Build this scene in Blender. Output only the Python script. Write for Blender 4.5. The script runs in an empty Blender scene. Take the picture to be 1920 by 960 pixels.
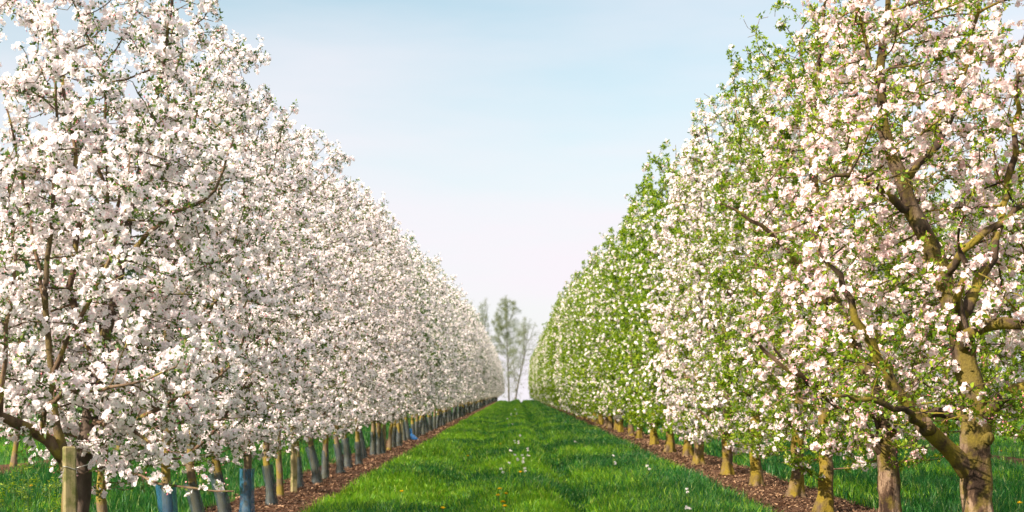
import bpy, math, random
import numpy as np
from mathutils import Vector, Matrix

# ------------------------------------------------------------------ camera, sky, sun, exposure
sc = bpy.context.scene
COL = sc.collection
F = 2667.0                      # focal length in photograph pixels
VX, VY = 967.0, 735.0           # where the rows run to
CAMH = 1.4
cam_d = bpy.data.cameras.new('camera'); cam = bpy.data.objects.new('camera', cam_d); COL.objects.link(cam)
cam.location = (0, 0, CAMH); cam.rotation_euler = (math.radians(90), 0, 0)
cam_d.sensor_width = 36; cam_d.lens = 50
cam_d.shift_y = (VY - 480) / 1920; cam_d.shift_x = -(VX - 960) / 1920
cam_d.clip_end = 12000
cam_d.dof.use_dof = True; cam_d.dof.focus_distance = 12.5; cam_d.dof.aperture_fstop = 3.2
sc.camera = cam

PHI, ELEV = 50.0, 33.0          # sun: degrees to the left of straight behind the camera, and height
w = bpy.data.worlds.new('World'); sc.world = w; w.use_nodes = True
nt = w.node_tree; nt.nodes.clear()
def wn(t): return nt.nodes.new(t)
sky = wn('ShaderNodeTexSky'); sky.sky_type = 'NISHITA'; sky.sun_disc = False
sky.sun_elevation = math.radians(ELEV); sky.sun_rotation = math.radians(180 + PHI)
sky.air_density = 1.0; sky.dust_density = 1.5; sky.ozone_density = 1.2
tc = wn('ShaderNodeTexCoord'); sep = wn('ShaderNodeSeparateXYZ'); nt.links.new(tc.outputs['Generated'], sep.inputs[0])
# thin pale cloud veil, thicker towards the horizon, in soft streaks
mp = wn('ShaderNodeMapping'); mp.inputs['Scale'].default_value = (1.2, 1.2, 6.0); nt.links.new(tc.outputs['Generated'], mp.inputs[0])
nz = wn('ShaderNodeTexNoise'); nz.inputs['Scale'].default_value = 2.3; nz.inputs['Detail'].default_value = 5; nz.inputs['Roughness'].default_value = 0.5
nt.links.new(mp.outputs[0], nz.inputs['Vector'])
ramp = wn('ShaderNodeValToRGB')
e = ramp.color_ramp.elements; e[0].position = 0.0; e[0].color = (1, 1, 1, 1); e[1].position = 0.30; e[1].color = (0.42, 0.42, 0.42, 1)
for p, v in ((0.08, 0.93), (0.17, 0.76)):
    q = e.new(p); q.color = (v, v, v, 1)
nt.links.new(sep.outputs['Z'], ramp.inputs[0])
m1 = wn('ShaderNodeMath'); m1.operation = 'MULTIPLY_ADD'; m1.inputs[1].default_value = 1.15; m1.inputs[2].default_value = -0.55
nt.links.new(nz.outputs['Fac'], m1.inputs[0])
m2 = wn('ShaderNodeMath'); m2.operation = 'ADD'; m2.use_clamp = True
nt.links.new(m1.outputs[0], m2.inputs[0]); nt.links.new(ramp.outputs[0], m2.inputs[1])
mix = wn('ShaderNodeMix'); mix.data_type = 'RGBA'
mix.inputs['B'].default_value = (4.62, 4.36, 4.64, 1)
tint = wn('ShaderNodeMix'); tint.data_type = 'RGBA'; tint.blend_type = 'MULTIPLY'; tint.inputs['Factor'].default_value = 1; tint.inputs['B'].default_value = (0.86, 1.06, 0.88, 1)
nt.links.new(sky.outputs[0], tint.inputs['A'])
nt.links.new(m2.outputs[0], mix.inputs['Factor']); nt.links.new(tint.outputs['Result'], mix.inputs['A'])
# added bright band of sky above the picture, unseen fill light for shaded blossom
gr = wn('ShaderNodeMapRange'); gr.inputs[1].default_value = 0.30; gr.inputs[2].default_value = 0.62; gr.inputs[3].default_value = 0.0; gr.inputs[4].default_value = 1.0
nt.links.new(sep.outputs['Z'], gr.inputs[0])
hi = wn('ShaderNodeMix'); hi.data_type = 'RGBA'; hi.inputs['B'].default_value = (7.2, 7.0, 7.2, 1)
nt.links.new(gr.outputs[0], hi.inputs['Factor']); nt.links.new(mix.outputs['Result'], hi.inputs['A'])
bg = wn('ShaderNodeBackground'); bg.inputs['Strength'].default_value = 0.085
out = wn('ShaderNodeOutputWorld')
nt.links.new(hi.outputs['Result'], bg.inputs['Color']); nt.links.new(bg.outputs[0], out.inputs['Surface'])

sun_d = bpy.data.lights.new('sun', 'SUN'); sun = bpy.data.objects.new('sun', sun_d); COL.objects.link(sun)
sun_d.energy = 5.0; sun_d.angle = math.radians(0.5); sun_d.color = (1.0, 0.87, 0.72)
sd = Vector((-math.sin(math.radians(PHI)) * math.cos(math.radians(ELEV)), -math.cos(math.radians(PHI)) * math.cos(math.radians(ELEV)), math.sin(math.radians(ELEV))))
sun.rotation_euler = sd.to_track_quat('Z', 'Y').to_euler(); sun.location = sd * 60
vs = sc.view_settings; vs.view_transform = 'Standard'; vs.look = 'None'; vs.exposure = 1.3; vs.gamma = 1; vs.use_curve_mapping = False
cy = sc.cycles; cy.max_bounces = 9; cy.diffuse_bounces = 7; cy.transmission_bounces = 7; cy.transparent_max_bounces = 8
cy.glossy_bounces = 2; cy.use_adaptive_sampling = True; cy.adaptive_threshold = 0.02; cy.use_denoising = True
cy.sample_clamp_indirect = 8

def at(px, py, d): return np.array([(px - VX) / F * d, d, CAMH + (VY - py) / F * d])

# ------------------------------------------------------------------ helpers
def tag(o, label=None, cat=None, group=None, kind=None):
    if label: o['label'] = label
    if cat: o['category'] = cat
    if group: o['group'] = group
    if kind: o['kind'] = kind
    return o
def link(o, parent=None):
    COL.objects.link(o)
    if parent is not None: o.parent = parent
    return o
def empty(name, loc, rz=0, sc_=(1, 1, 1)):
    o = bpy.data.objects.new(name, None); o.empty_display_size = 0.2
    o.location = loc; o.rotation_euler = (0, 0, rz); o.scale = sc_
    return link(o)
def mesh_np(name, verts, faces_flat, sizes, mats, mat_idx=None, smooth=False):
    """verts (N,3); faces_flat: loop vertex indices; sizes: loops per face"""
    me = bpy.data.meshes.new(name)
    verts = np.ascontiguousarray(verts, dtype=np.float32); faces_flat = np.ascontiguousarray(faces_flat, dtype=np.int32)
    sizes = np.ascontiguousarray(sizes, dtype=np.int32)
    me.vertices.add(len(verts)); me.vertices.foreach_set('co', verts.ravel())
    me.loops.add(len(faces_flat)); me.loops.foreach_set('vertex_index', faces_flat)
    me.polygons.add(len(sizes))
    starts = np.concatenate(([0], np.cumsum(sizes)[:-1])).astype(np.int32)
    me.polygons.foreach_set('loop_start', starts)
    try: me.polygons.foreach_set('loop_total', sizes)
    except Exception: pass
    if mat_idx is not None: me.polygons.foreach_set('material_index', np.ascontiguousarray(mat_idx, dtype=np.int32))
    me.polygons.foreach_set('use_smooth', np.full(len(sizes), smooth, dtype=bool))
    for m in mats: me.materials.append(m)
    me.update(calc_edges=True); me.validate()
    return me
class MB:
    """collects vertices and faces into one mesh"""
    def __init__(s): s.v = []; s.f = []; s.n = 0
    def add(s, verts, faces):
        s.v.append(np.asarray(verts, float)); s.f += [[i + s.n for i in f] for f in faces]; s.n += len(verts)
    def tube(s, pts, rads, n=8, cap=True, lobes=None):
        pts = np.asarray(pts, float); k = len(pts)
        t = np.gradient(pts, axis=0); t /= np.linalg.norm(t, axis=1)[:, None] + 1e-9
        ref = np.array([1., 0, 0]) if abs(t[0][0]) < 0.9 else np.array([0, 1., 0])
        u = np.cross(t[0], ref); u /= np.linalg.norm(u)
        rings = []
        ang = np.arange(n) / n * 2 * math.pi
        for i in range(k):
            u = u - t[i] * np.dot(u, t[i]); u /= np.linalg.norm(u) + 1e-9
            vv = np.cross(t[i], u)
            r = np.full(n, rads[i], float)
            if lobes is not None: r = r * lobes(i, ang)
            rings.append(pts[i] + (np.cos(ang) * r)[:, None] * u + (np.sin(ang) * r)[:, None] * vv)
        V = np.concatenate(rings); Fc = []
        for i in range(k - 1):
            for j in range(n):
                a = i * n + j; b = i * n + (j + 1) % n
                Fc.append([a, b, b + n, a + n])
        if cap:
            Fc.append(list(range(n))[::-1]); Fc.append([(k - 1) * n + j for j in range(n)])
        s.add(V, Fc)
    def box(s, lo, hi):
        x0, y0, z0 = lo; x1, y1, z1 = hi
        s.add([(x0, y0, z0), (x1, y0, z0), (x1, y1, z0), (x0, y1, z0), (x0, y0, z1), (x1, y0, z1), (x1, y1, z1), (x0, y1, z1)],
              [[3, 2, 1, 0], [4, 5, 6, 7], [0, 1, 5, 4], [1, 2, 6, 5], [2, 3, 7, 6], [3, 0, 4, 7]])
    def mesh(s, name, mats, smooth=True):
        v = np.concatenate(s.v); fl = np.fromiter((i for f in s.f for i in f), dtype=np.int32); sz = np.fromiter((len(f) for f in s.f), dtype=np.int32)
        return mesh_np(name, v, fl, sz, mats, smooth=smooth)

# ------------------------------------------------------------------ materials
def mat(name):
    m = bpy.data.materials.new(name); m.use_nodes = True; m.node_tree.nodes.clear(); return m
class N:
    def __init__(s, m): s.t = m.node_tree
    def n(s, t, **kw):
        x = s.t.nodes.new(t)
        for k, v in kw.items(): setattr(x, k, v)
        return x
    def l(s, a, b): s.t.links.new(a, b)
    def ramp(s, src, stops):
        r = s.n('ShaderNodeValToRGB'); el = r.color_ramp.elements
        el[0].position, el[0].color = stops[0][0], (*stops[0][1], 1); el[1].position, el[1].color = stops[-1][0], (*stops[-1][1], 1)
        for p, c in stops[1:-1]:
            q = el.new(p); q.color = (*c, 1)
        s.l(src, r.inputs[0]); return r.outputs[0]
    def noise(s, scale, detail=4, rough=0.55, vec=None):
        x = s.n('ShaderNodeTexNoise'); x.inputs['Scale'].default_value = scale; x.inputs['Detail'].default_value = detail; x.inputs['Roughness'].default_value = rough
        if vec is not None: s.l(vec, x.inputs['Vector'])
        return x.outputs['Fac']
    def mix(s, f, a, b, mode='MIX'):
        x = s.n('ShaderNodeMix', data_type='RGBA', blend_type=mode)
        if isinstance(f, (int, float)): x.inputs['Factor'].default_value = f
        else: s.l(f, x.inputs['Factor'])
        for k, v in (('A', a), ('B', b)):
            if isinstance(v, tuple): x.inputs[k].default_value = (*v, 1)
            else: s.l(v, x.inputs[k])
        return x.outputs['Result']
    def out(s, sh):
        o = s.n('ShaderNodeOutputMaterial'); s.l(sh, o.inputs['Surface'])

def thin_mat(name, stops, trans=0.35, rough=0.6, spec=0.2, patch=None, tint=(1, 1, 1)):
    """thin leaf / petal sheet: diffuse both sides and light through it, colour varied from piece to piece"""
    m = mat(name); g = N(m)
    geo = g.n('ShaderNodeNewGeometry')
    c = g.ramp(geo.outputs['Random Per Island'], stops)
    if patch:
        pn = g.noise(patch[0], 2, 0.5, geo.outputs['Position'])
        c = g.mix(g.ramp(pn, [(0.4, (0, 0, 0)), (0.6, (1, 1, 1))]), c, g.mix(1.0, c, patch[1], 'MULTIPLY'))
    p = g.n('ShaderNodeBsdfPrincipled'); g.l(c, p.inputs['Base Color']); p.inputs['Roughness'].default_value = rough
    p.inputs['Specular IOR Level'].default_value = spec
    t = g.n('ShaderNodeBsdfTranslucent'); g.l(g.mix(1.0, c, tint, 'MULTIPLY'), t.inputs['Color'])
    mx = g.n('ShaderNodeMixShader'); mx.inputs[0].default_value = trans
    g.l(p.outputs[0], mx.inputs[1]); g.l(t.outputs[0], mx.inputs[2]); g.out(mx.outputs[0])
    return m
M = {}
M['petal_white'] = thin_mat('petal_white', [(0, (0.87, 0.72, 0.74)), (0.35, (0.91, 0.84, 0.855)), (1, (0.93, 0.91, 0.905))], 0.48, 0.7, 0.1)
M['petal_pink'] = thin_mat('petal_pink', [(0, (0.84, 0.56, 0.59)), (0.35, (0.87, 0.71, 0.71)), (1, (0.90, 0.82, 0.81))], 0.45, 0.7, 0.1)
M['petal_blush'] = thin_mat('petal_blush', [(0, (0.86, 0.66, 0.69)), (0.35, (0.89, 0.80, 0.81)), (1, (0.91, 0.88, 0.88))], 0.46, 0.7, 0.1)
M['bud'] = thin_mat('bud', [(0, (0.62, 0.14, 0.20)), (0.6, (0.75, 0.33, 0.36)), (1, (0.8, 0.5, 0.5))], 0.2)
M['leaf_dark'] = thin_mat('leaf_dark', [(0, (0.035, 0.075, 0.015)), (0.6, (0.07, 0.13, 0.02)), (1, (0.15, 0.22, 0.035))], 0.35, 0.5, 0.35, tint=(1.2, 1.3, 0.6))
M['leaf_fresh'] = thin_mat('leaf_fresh', [(0, (0.05, 0.12, 0.008)), (0.5, (0.15, 0.245, 0.011)), (1, (0.31, 0.38, 0.022))], 0.42, 0.5, 0.35, tint=(1.25, 1.3, 0.5))
M['leaf_olive'] = thin_mat('leaf_olive', [(0, (0.11, 0.15, 0.07)), (1, (0.25, 0.27, 0.13))], 0.45)
M['leaf_hedge'] = thin_mat('leaf_hedge', [(0, (0.012, 0.04, 0.014)), (1, (0.035, 0.08, 0.025))], 0.25)
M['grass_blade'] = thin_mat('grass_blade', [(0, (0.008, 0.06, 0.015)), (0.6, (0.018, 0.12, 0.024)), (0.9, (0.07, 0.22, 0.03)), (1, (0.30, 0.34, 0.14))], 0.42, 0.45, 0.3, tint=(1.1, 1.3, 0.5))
M['grass_blade_light'] = thin_mat('grass_blade_light', [(0, (0.06, 0.20, 0.010)), (0.6, (0.15, 0.33, 0.014)), (0.92, (0.28, 0.43, 0.02)), (1, (0.40, 0.42, 0.12))], 0.42, 0.45, 0.3, tint=(1.2, 1.3, 0.4))  # yellower blades, whose brightness also paints sunlit grass
M['dandelion'] = thin_mat('dandelion_petal', [(0, (0.8, 0.5, 0.01)), (1, (0.85, 0.62, 0.02))], 0.2)
M['stem'] = thin_mat('stem_green', [(0, (0.06, 0.13, 0.03)), (1, (0.10, 0.18, 0.04))], 0.2)
M['chip'] = thin_mat('bark_chip', [(0, (0.03, 0.016, 0.009)), (0.5, (0.09, 0.048, 0.027)), (0.85, (0.20, 0.115, 0.065)), (1, (0.42, 0.27, 0.16))], 0.0, 0.8)

def bark(name, cols, lichen, lichen_amt, scale=9.0, bump=0.5, stretch=0.35, zdark=None):
    m = mat(name); g = N(m)
    tcn = g.n('ShaderNodeTexCoord'); info = g.n('ShaderNodeObjectInfo')
    vm = g.n('ShaderNodeVectorMath', operation='ADD'); g.l(tcn.outputs['Object'], vm.inputs[0]); 
    sc2 = g.n('ShaderNodeVectorMath', operation='SCALE'); g.l(info.outputs['Location'], sc2.inputs[0]); sc2.inputs['Scale'].default_value = 0.37
    g.l(sc2.outputs[0], vm.inputs[1])
    mpn = g.n('ShaderNodeMapping'); mpn.inputs['Scale'].default_value = (1, 1, stretch); g.l(vm.outputs[0], mpn.inputs[0])
    n1 = g.noise(scale, 8, 0.65, mpn.outputs[0])
    base = g.ramp(n1, cols)
    n2 = g.noise(scale * 0.45, 4, 0.6, vm.outputs[0])
    lm = g.ramp(n2, [(lichen_amt - 0.06, (0, 0, 0)), (lichen_amt + 0.07, (1, 1, 1))])
    n3 = g.noise(scale * 7, 3, 0.6, vm.outputs[0])
    lc = g.ramp(n3, [(0.3, tuple(0.6 * c for c in lichen)), (0.7, lichen)])
    if zdark:   # flaking pale bark at the foot, dark unflaked bark higher on the stem
        sz = g.n('ShaderNodeSeparateXYZ'); g.l(tcn.outputs['Object'], sz.inputs[0])
        zz = g.n('ShaderNodeMath', operation='MULTIPLY_ADD'); g.l(n2, zz.inputs[0]); zz.inputs[1].default_value = zdark[2]; g.l(sz.outputs['Z'], zz.inputs[2])
        mr = g.n('ShaderNodeMapRange'); g.l(zz.outputs[0], mr.inputs[0]); mr.inputs[1].default_value = zdark[0]; mr.inputs[2].default_value = zdark[1]
        base = g.mix(mr.outputs[0], base, g.mix(0.65, base, (0.035, 0.024, 0.016)))
        inv = g.n('ShaderNodeMath', operation='MULTIPLY_ADD'); g.l(mr.outputs[0], inv.inputs[0]); inv.inputs[1].default_value = -zdark[3]; inv.inputs[2].default_value = 1.0
        ml = g.n('ShaderNodeMath', operation='MULTIPLY'); g.l(lm, ml.inputs[0]); g.l(inv.outputs[0], ml.inputs[1]); lm = ml.outputs[0]
    col = g.mix(lm, base, lc)
    p = g.n('ShaderNodeBsdfPrincipled'); g.l(col, p.inputs['Base Color']); p.inputs['Roughness'].default_value = 0.9; p.inputs['Specular IOR Level'].default_value = 0.15
    b = g.n('ShaderNodeBump'); b.inputs['Strength'].default_value = bump; b.inputs['Distance'].default_value = 0.03
    mxv = g.n('ShaderNodeMath', operation='MULTIPLY_ADD'); g.l(n3, mxv.inputs[0]); mxv.inputs[1].default_value = 0.3; g.l(n1, mxv.inputs[2])
    g.l(mxv.outputs[0], b.inputs['Height']); g.l(b.outputs[0], p.inputs['Normal']); g.out(p.outputs[0])
    return m
M['bark_young'] = bark('bark_young', [(0.3, (0.06, 0.045, 0.03)), (0.55, (0.15, 0.11, 0.07)), (0.75, (0.26, 0.20, 0.12))], (0.23, 0.175, 0.035), 0.48, 11, 0.5, 0.35, (1.3, 2.0, 0.8, 0.75))
M['bark_stem'] = bark('bark_stem', [(0.3, (0.035, 0.026, 0.02)), (0.55, (0.09, 0.065, 0.05)), (0.75, (0.17, 0.13, 0.10))], (0.16, 0.13, 0.03), 0.62, 9, 0.5)
M['bark_old'] = bark('bark_old', [(0.42, (0.025, 0.015, 0.01)), (0.49, (0.08, 0.048, 0.03)), (0.54, (0.20, 0.135, 0.09)), (0.7, (0.34, 0.25, 0.165))], (0.15, 0.115, 0.018), 0.52, 8, 1.0, 0.3, (0.9, 1.6, 0.6, 0.2))
M['bark_right'] = bark('bark_right', [(0.36, (0.04, 0.026, 0.018)), (0.5, (0.11, 0.075, 0.045)), (0.7, (0.23, 0.16, 0.095))], (0.20, 0.145, 0.018), 0.50, 7, 1.0, 0.3, (1.2, 2.2, 0.8, 0.4))
M['twig'] = bark('twig_bark', [(0.3, (0.045, 0.03, 0.02)), (0.55, (0.13, 0.085, 0.055)), (0.8, (0.24, 0.17, 0.11))], (0.28, 0.23, 0.05), 0.60, 14, 0.3)
M['twig_dark'] = bark('branch_bark_dark', [(0.3, (0.022, 0.016, 0.011)), (0.6, (0.07, 0.045, 0.03)), (0.8, (0.14, 0.10, 0.06))], (0.20, 0.155, 0.022), 0.50, 9, 0.5)
M['bark_grey'] = bark('bark_grey', [(0.3, (0.05, 0.045, 0.04)), (0.7, (0.14, 0.12, 0.10))], (0.15, 0.14, 0.06), 0.62, 2, 0.3)
M['wood'] = bark('post_wood', [(0.3, (0.13, 0.10, 0.045)), (0.5, (0.24, 0.20, 0.10)), (0.8, (0.34, 0.29, 0.16))], (0.15, 0.15, 0.05), 0.55, 26, 0.3, 0.05)
def plain(name, c, rough=0.6, metal=0.0, alpha=1.0, var=0.15, scale=30):
    m = mat(name); g = N(m); tcn = g.n('ShaderNodeTexCoord')
    col = g.ramp(g.noise(scale, 4, 0.6, tcn.outputs['Object']), [(0.3, tuple(v * (1 - var) for v in c)), (0.7, tuple(min(1, v * (1 + var)) for v in c))])
    p = g.n('ShaderNodeBsdfPrincipled'); g.l(col, p.inputs['Base Color']); p.inputs['Roughness'].default_value = rough; p.inputs['Metallic'].default_value = metal
    p.inputs['Alpha'].default_value = alpha
    g.out(p.outputs[0]); return m
M['guard_grey'] = plain('guard_grey_mesh', (0.035, 0.055, 0.062), 0.5, 0, 0.62, 0.5, 12)
M['guard_blue'] = plain('guard_blue_mesh', (0.025, 0.11, 0.20), 0.4, 0, 0.55, 0.35, 14)
M['sleeve_blue'] = plain('sleeve_blue', (0.02, 0.20, 0.55), 0.35, 0, 1, 0.3, 12)
M['wire'] = plain('tie_wire', (0.4, 0.4, 0.38), 0.4, 0.6)
M['endgrain'] = plain('end_grain', (0.07, 0.045, 0.03), 0.9, var=0.6, scale=25)

def ground_mat(name, kind):
    m = mat(name); g = N(m); geo = g.n('ShaderNodeNewGeometry'); P = geo.outputs['Position']
    if kind == 'turf':
        mpn = g.n('ShaderNodeMapping'); mpn.inputs['Scale'].default_value = (1, 0.45, 1); g.l(P, mpn.inputs[0])
        n1 = g.noise(0.9, 6, 0.65, mpn.outputs[0]); n2 = g.noise(22, 6, 0.7, P)
        a = g.ramp(n1, [(0.3, (0.018, 0.075, 0.012)), (0.5, (0.045, 0.15, 0.014)), (0.7, (0.11, 0.24, 0.018))])
        c = g.mix(g.ramp(n2, [(0.35, (0.75, 0.75, 0.75)), (0.65, (0, 0, 0))]), a, (0.012, 0.03, 0.008))
        rough, bs = 0.9, 0.8
    else:
        n1 = g.noise(1.6, 5, 0.6, P); n2 = g.noise(32, 8, 0.75, P)
        a = g.ramp(n2, [(0.32, (0.02, 0.01, 0.006)), (0.5, (0.09, 0.042, 0.022)), (0.62, (0.18, 0.09, 0.045)), (0.75, (0.33, 0.20, 0.11))])
        c = g.mix(g.ramp(n1, [(0.45, (0, 0, 0)), (0.65, (0.7, 0.7, 0.7))]), a, (0.13, 0.07, 0.045))
        rough, bs = 0.95, 1.0
    p = g.n('ShaderNodeBsdfPrincipled'); g.l(c, p.inputs['Base Color']); p.inputs['Roughness'].default_value = rough; p.inputs['Specular IOR Level'].default_value = 0.1
    b = g.n('ShaderNodeBump'); b.inputs['Strength'].default_value = bs; b.inputs['Distance'].default_value = 0.05
    g.l(n2, b.inputs['Height']); g.l(b.outputs[0], p.inputs['Normal']); g.out(p.outputs[0]); return m
M['turf'] = ground_mat('turf', 'turf'); M['mulch'] = ground_mat('mulch', 'mulch')

# ------------------------------------------------------------------ ground
XL, XR = -3.05, 3.6             # the two rows either side of the alley
XL2, XR2 = -9.2, 9.9            # the next rows out
def sm(a, b, x): t = np.clip((x - a) / (b - a), 0, 1); return t * t * (3 - 2 * t)
_ks = np.random.RandomState(5); _K = [( _ks.uniform(0.5, 3.2), _ks.uniform(0.3, 1.6), _ks.uniform(0, 6.3), _ks.uniform(0, 6.3)) for _ in range(9)]
def gz(x, y):
    x = np.asarray(x, float); y = np.asarray(y, float)
    t = np.clip(y - 204, 0, None); h = np.where(t < 40, -0.0006 * t * t, -0.96 - 0.048 * (t - 40))
    u = np.zeros_like(x + y)
    for a, b, c, d in _K: u = u + np.sin(a * x + c) * np.sin(b * y + d)
    near = 1 - sm(14, 40, np.abs(x))
    u = u * 0.011 * near
    ridge = 0.07 * np.exp(-((x - 0.18) / 0.38) ** 2) - 0.07 * np.exp(-((x - 0.78) / 0.26) ** 2) - 0.04 * np.exp(-((x + 0.95) / 0.3) ** 2)
    ridge = ridge * (1 + 1.6 * sm(60, 200, y))
    return h + u + ridge
def grid_mesh(name, xs, ys, mats, dz=0.0, warp=None):
    X, Y = np.meshgrid(xs, ys)
    if warp is not None: X = warp(X, Y)
    Z = gz(X, Y) + dz
    V = np.stack([X, Y, Z], -1).reshape(-1, 3); nx, ny = len(xs), len(ys)
    i = (np.arange(ny - 1)[:, None] * nx + np.arange(nx - 1)[None, :]).ravel()
    Fq = np.stack([i, i + 1, i + nx + 1, i + nx], -1)
    return mesh_np(name, V, Fq.ravel(), np.full(len(Fq), 4), mats, smooth=True)
xs = np.concatenate([-np.geomspace(14, 3000, 22)[::-1], np.arange(-13.5, 13.6, 0.2), np.geomspace(14, 3000, 22)])
ys = np.concatenate([-np.geomspace(4, 3000, 14)[::-1], np.arange(0, 60, 0.3), np.arange(60, 290, 1.5), np.geomspace(292, 4000, 20)])
tag(link(bpy.data.objects.new('ground', grid_mesh('ground', xs, ys, [M['turf']]))), kind='structure')
def strip(name, x0, x1, y0, y1, seed):
    r = np.random.RandomState(seed); ph = r.uniform(0, 6.3, 8); fr = r.uniform(0.3, 4.5, 8)
    def warp(X, Y):
        wv = sum(np.sin(fr[k] * Y + ph[k]) for k in range(8)) * 0.035
        wv2 = sum(np.sin(fr[k] * 1.3 * Y + ph[k] * 2) for k in range(8)) * 0.035
        t = (X - x0) / (x1 - x0)
        return X + wv * (1 - t) + wv2 * t
    me = grid_mesh(name, np.linspace(x0, x1, 9), np.arange(y0, y1, 0.25), [M['mulch']], 0.012, warp)
    tag(link(bpy.data.objects.new(name, me)), kind='structure')
strip('mulch_strip', -3.65, -2.34, 1, 226, 1); strip('mulch_strip', 2.80, 4.25, 1, 226, 2)
strip('mulch_strip', -9.75, -8.6, 8, 120, 3); strip('mulch_strip', 9.3, 10.5, 8, 120, 4)

# grass blades (one mass)
def blades(name, regions, seed):
    r = np.random.RandomState(seed); Vs = []; mi = []; tot = 0
    for (x0, x1, y0, y1, rho0, dref, hgt, lightf) in regions:
        # density falls with distance while blades widen
        ysamp = np.linspace(y0, y1, 400); rho = rho0 * np.minimum(1, (dref / ysamp)) ** 1.5
        area = (x1 - x0) * np.trapezoid(rho, ysamp) if hasattr(np, 'trapezoid') else (x1 - x0) * np.trapz(rho, ysamp)
        n = int(area); cdf = np.cumsum(rho); cdf /= cdf[-1]
        y = np.interp(r.rand(n), cdf, ysamp); x = r.uniform(x0, x1, n)
        # edges fray
        edge = np.minimum(x - x0, x1 - x); keep = edge > (r.rand(n) ** 2) * 0.22 - 0.02
        x, y = x[keep], y[keep]; n = len(x)
        tuft = 0.5 + 0.5 * np.sin(x * 3.1 + np.sin(y * 1.3) * 2) * np.sin(y * 1.7 + np.cos(x * 2.1) * 2)
        k = np.maximum(1, y / dref) ** 0.72
        xc = np.abs(x - 0.2) < 0.5
        h = hgt * (0.55 + 0.6 * r.rand(n) + 0.5 * tuft * r.rand(n)) * np.where((x > 0.9) & (x < 3), 1.35, 1.0) * np.where(xc & (x < 3), 1.15, 1.0)
        h = h * (1 - 0.5 * np.exp(-((x - 0.78) / 0.22) ** 2) * (x < 3)) * (1 - 0.35 * np.exp(-((x + 0.95) / 0.25) ** 2))
        h = h * np.maximum(1, k ** 0.35)
        wd = 0.0042 * k * (0.7 + 0.6 * r.rand(n))
        a = r.uniform(0, 2 * math.pi, n); la = r.uniform(0, 2 * math.pi, n); lean = h * r.uniform(0.1, 0.75, n)
        z = gz(x, y)
        wx, wy = np.cos(a) * wd, np.sin(a) * wd; lx, ly = np.cos(la) * lean, np.sin(la) * lean
        b = np.stack([x, y, z], -1); W = np.stack([wx, wy, 0 * wx], -1); L = np.stack([lx, ly, 0 * lx], -1); H = np.stack([0 * h, 0 * h, h], -1)
        Vv = np.stack([b - W, b + W, b + 0.35 * L + 0.6 * H + 0.75 * W, b + 0.35 * L + 0.6 * H - 0.75 * W, b + L + H * 0.97], 1)
        Vs.append(Vv.reshape(-1, 3)); tot += n
        patch = np.sin(x * 1.9 + 1.3 * np.sin(y * 0.55)) + np.sin(y * 0.8 + 1.7 * np.sin(x * 1.1)) * 0.8  # painted dapple: wavy bands of light and shade put into blade colour
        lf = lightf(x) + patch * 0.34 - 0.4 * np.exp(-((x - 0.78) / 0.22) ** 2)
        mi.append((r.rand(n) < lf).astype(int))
    V = np.concatenate(Vs); mi = np.concatenate(mi); base = np.arange(tot) * 5
    q = np.stack([base, base + 1, base + 2, base + 3, base + 3, base + 2, base + 4], -1)
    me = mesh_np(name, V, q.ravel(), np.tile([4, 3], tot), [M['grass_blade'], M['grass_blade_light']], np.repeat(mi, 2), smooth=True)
    print('blades', tot)
    return tag(link(bpy.data.objects.new(name, me)), 'green grass growing in the alley and between the tree rows', 'grass', kind='stuff')
lf_alley = lambda x: 0.70 - 0.42 * sm(-0.8, 1.8, x)  # yellower left half: own tint plus sunlight painted through the blade mix
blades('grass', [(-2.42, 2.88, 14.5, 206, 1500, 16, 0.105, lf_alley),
                 (-9.0, -3.6, 11, 90, 420, 16, 0.13, lambda x: -0.1 + 0 * x),  # dark blades nearly throughout: shade of the trees put into their colour
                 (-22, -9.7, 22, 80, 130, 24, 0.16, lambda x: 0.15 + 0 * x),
                 (4.2, 9.4, 11, 90, 620, 14, 0.15, lambda x: 0.0 + 0 * x),  # mostly dark blades here too, painting the shade behind the row
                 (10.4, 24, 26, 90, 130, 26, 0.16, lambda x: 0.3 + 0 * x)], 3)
# bark chips and twigs lying on the strips (one mass)
def chips():
    r = np.random.RandomState(8); Vs = []
    for (x0, x1, y0, y1, n) in ((-3.7, -2.35, 10, 90, 26000), (2.78, 4.3, 10, 90, 36000)):
        y = y0 * (y1 / y0) ** r.rand(n); x = r.uniform(x0, x1, n); k = np.maximum(1, y / 20) ** 0.6
        L = r.uniform(0.006, 0.024, n) * k; Wd = r.uniform(0.003, 0.009, n) * k; a = r.uniform(0, 6.28, n); tl = r.normal(0, 0.4, n)
        c = np.stack([x, y, gz(x, y) + 0.018 + r.rand(n) * 0.02], -1)
        u = np.stack([np.cos(a) * L, np.sin(a) * L, np.sin(tl) * L], -1); v = np.stack([-np.sin(a) * Wd, np.cos(a) * Wd, r.normal(0, 0.5, n) * Wd], -1)
        Vs.append(np.stack([c - u - v, c + u - v * 0.6, c + u * 0.8 + v, c - u * 0.9 + v], 1).reshape(-1, 3))
    V = np.concatenate(Vs); 
    me = mesh_np('mulch_chips', V, np.arange(len(V)), np.full(len(V) // 4, 4), [M['chip']])
    tag(link(bpy.data.objects.new('mulch_chips', me)), 'brown bark chips and twigs scattered on the bare strips under the trees', 'mulch', kind='stuff')
chips()

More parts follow.
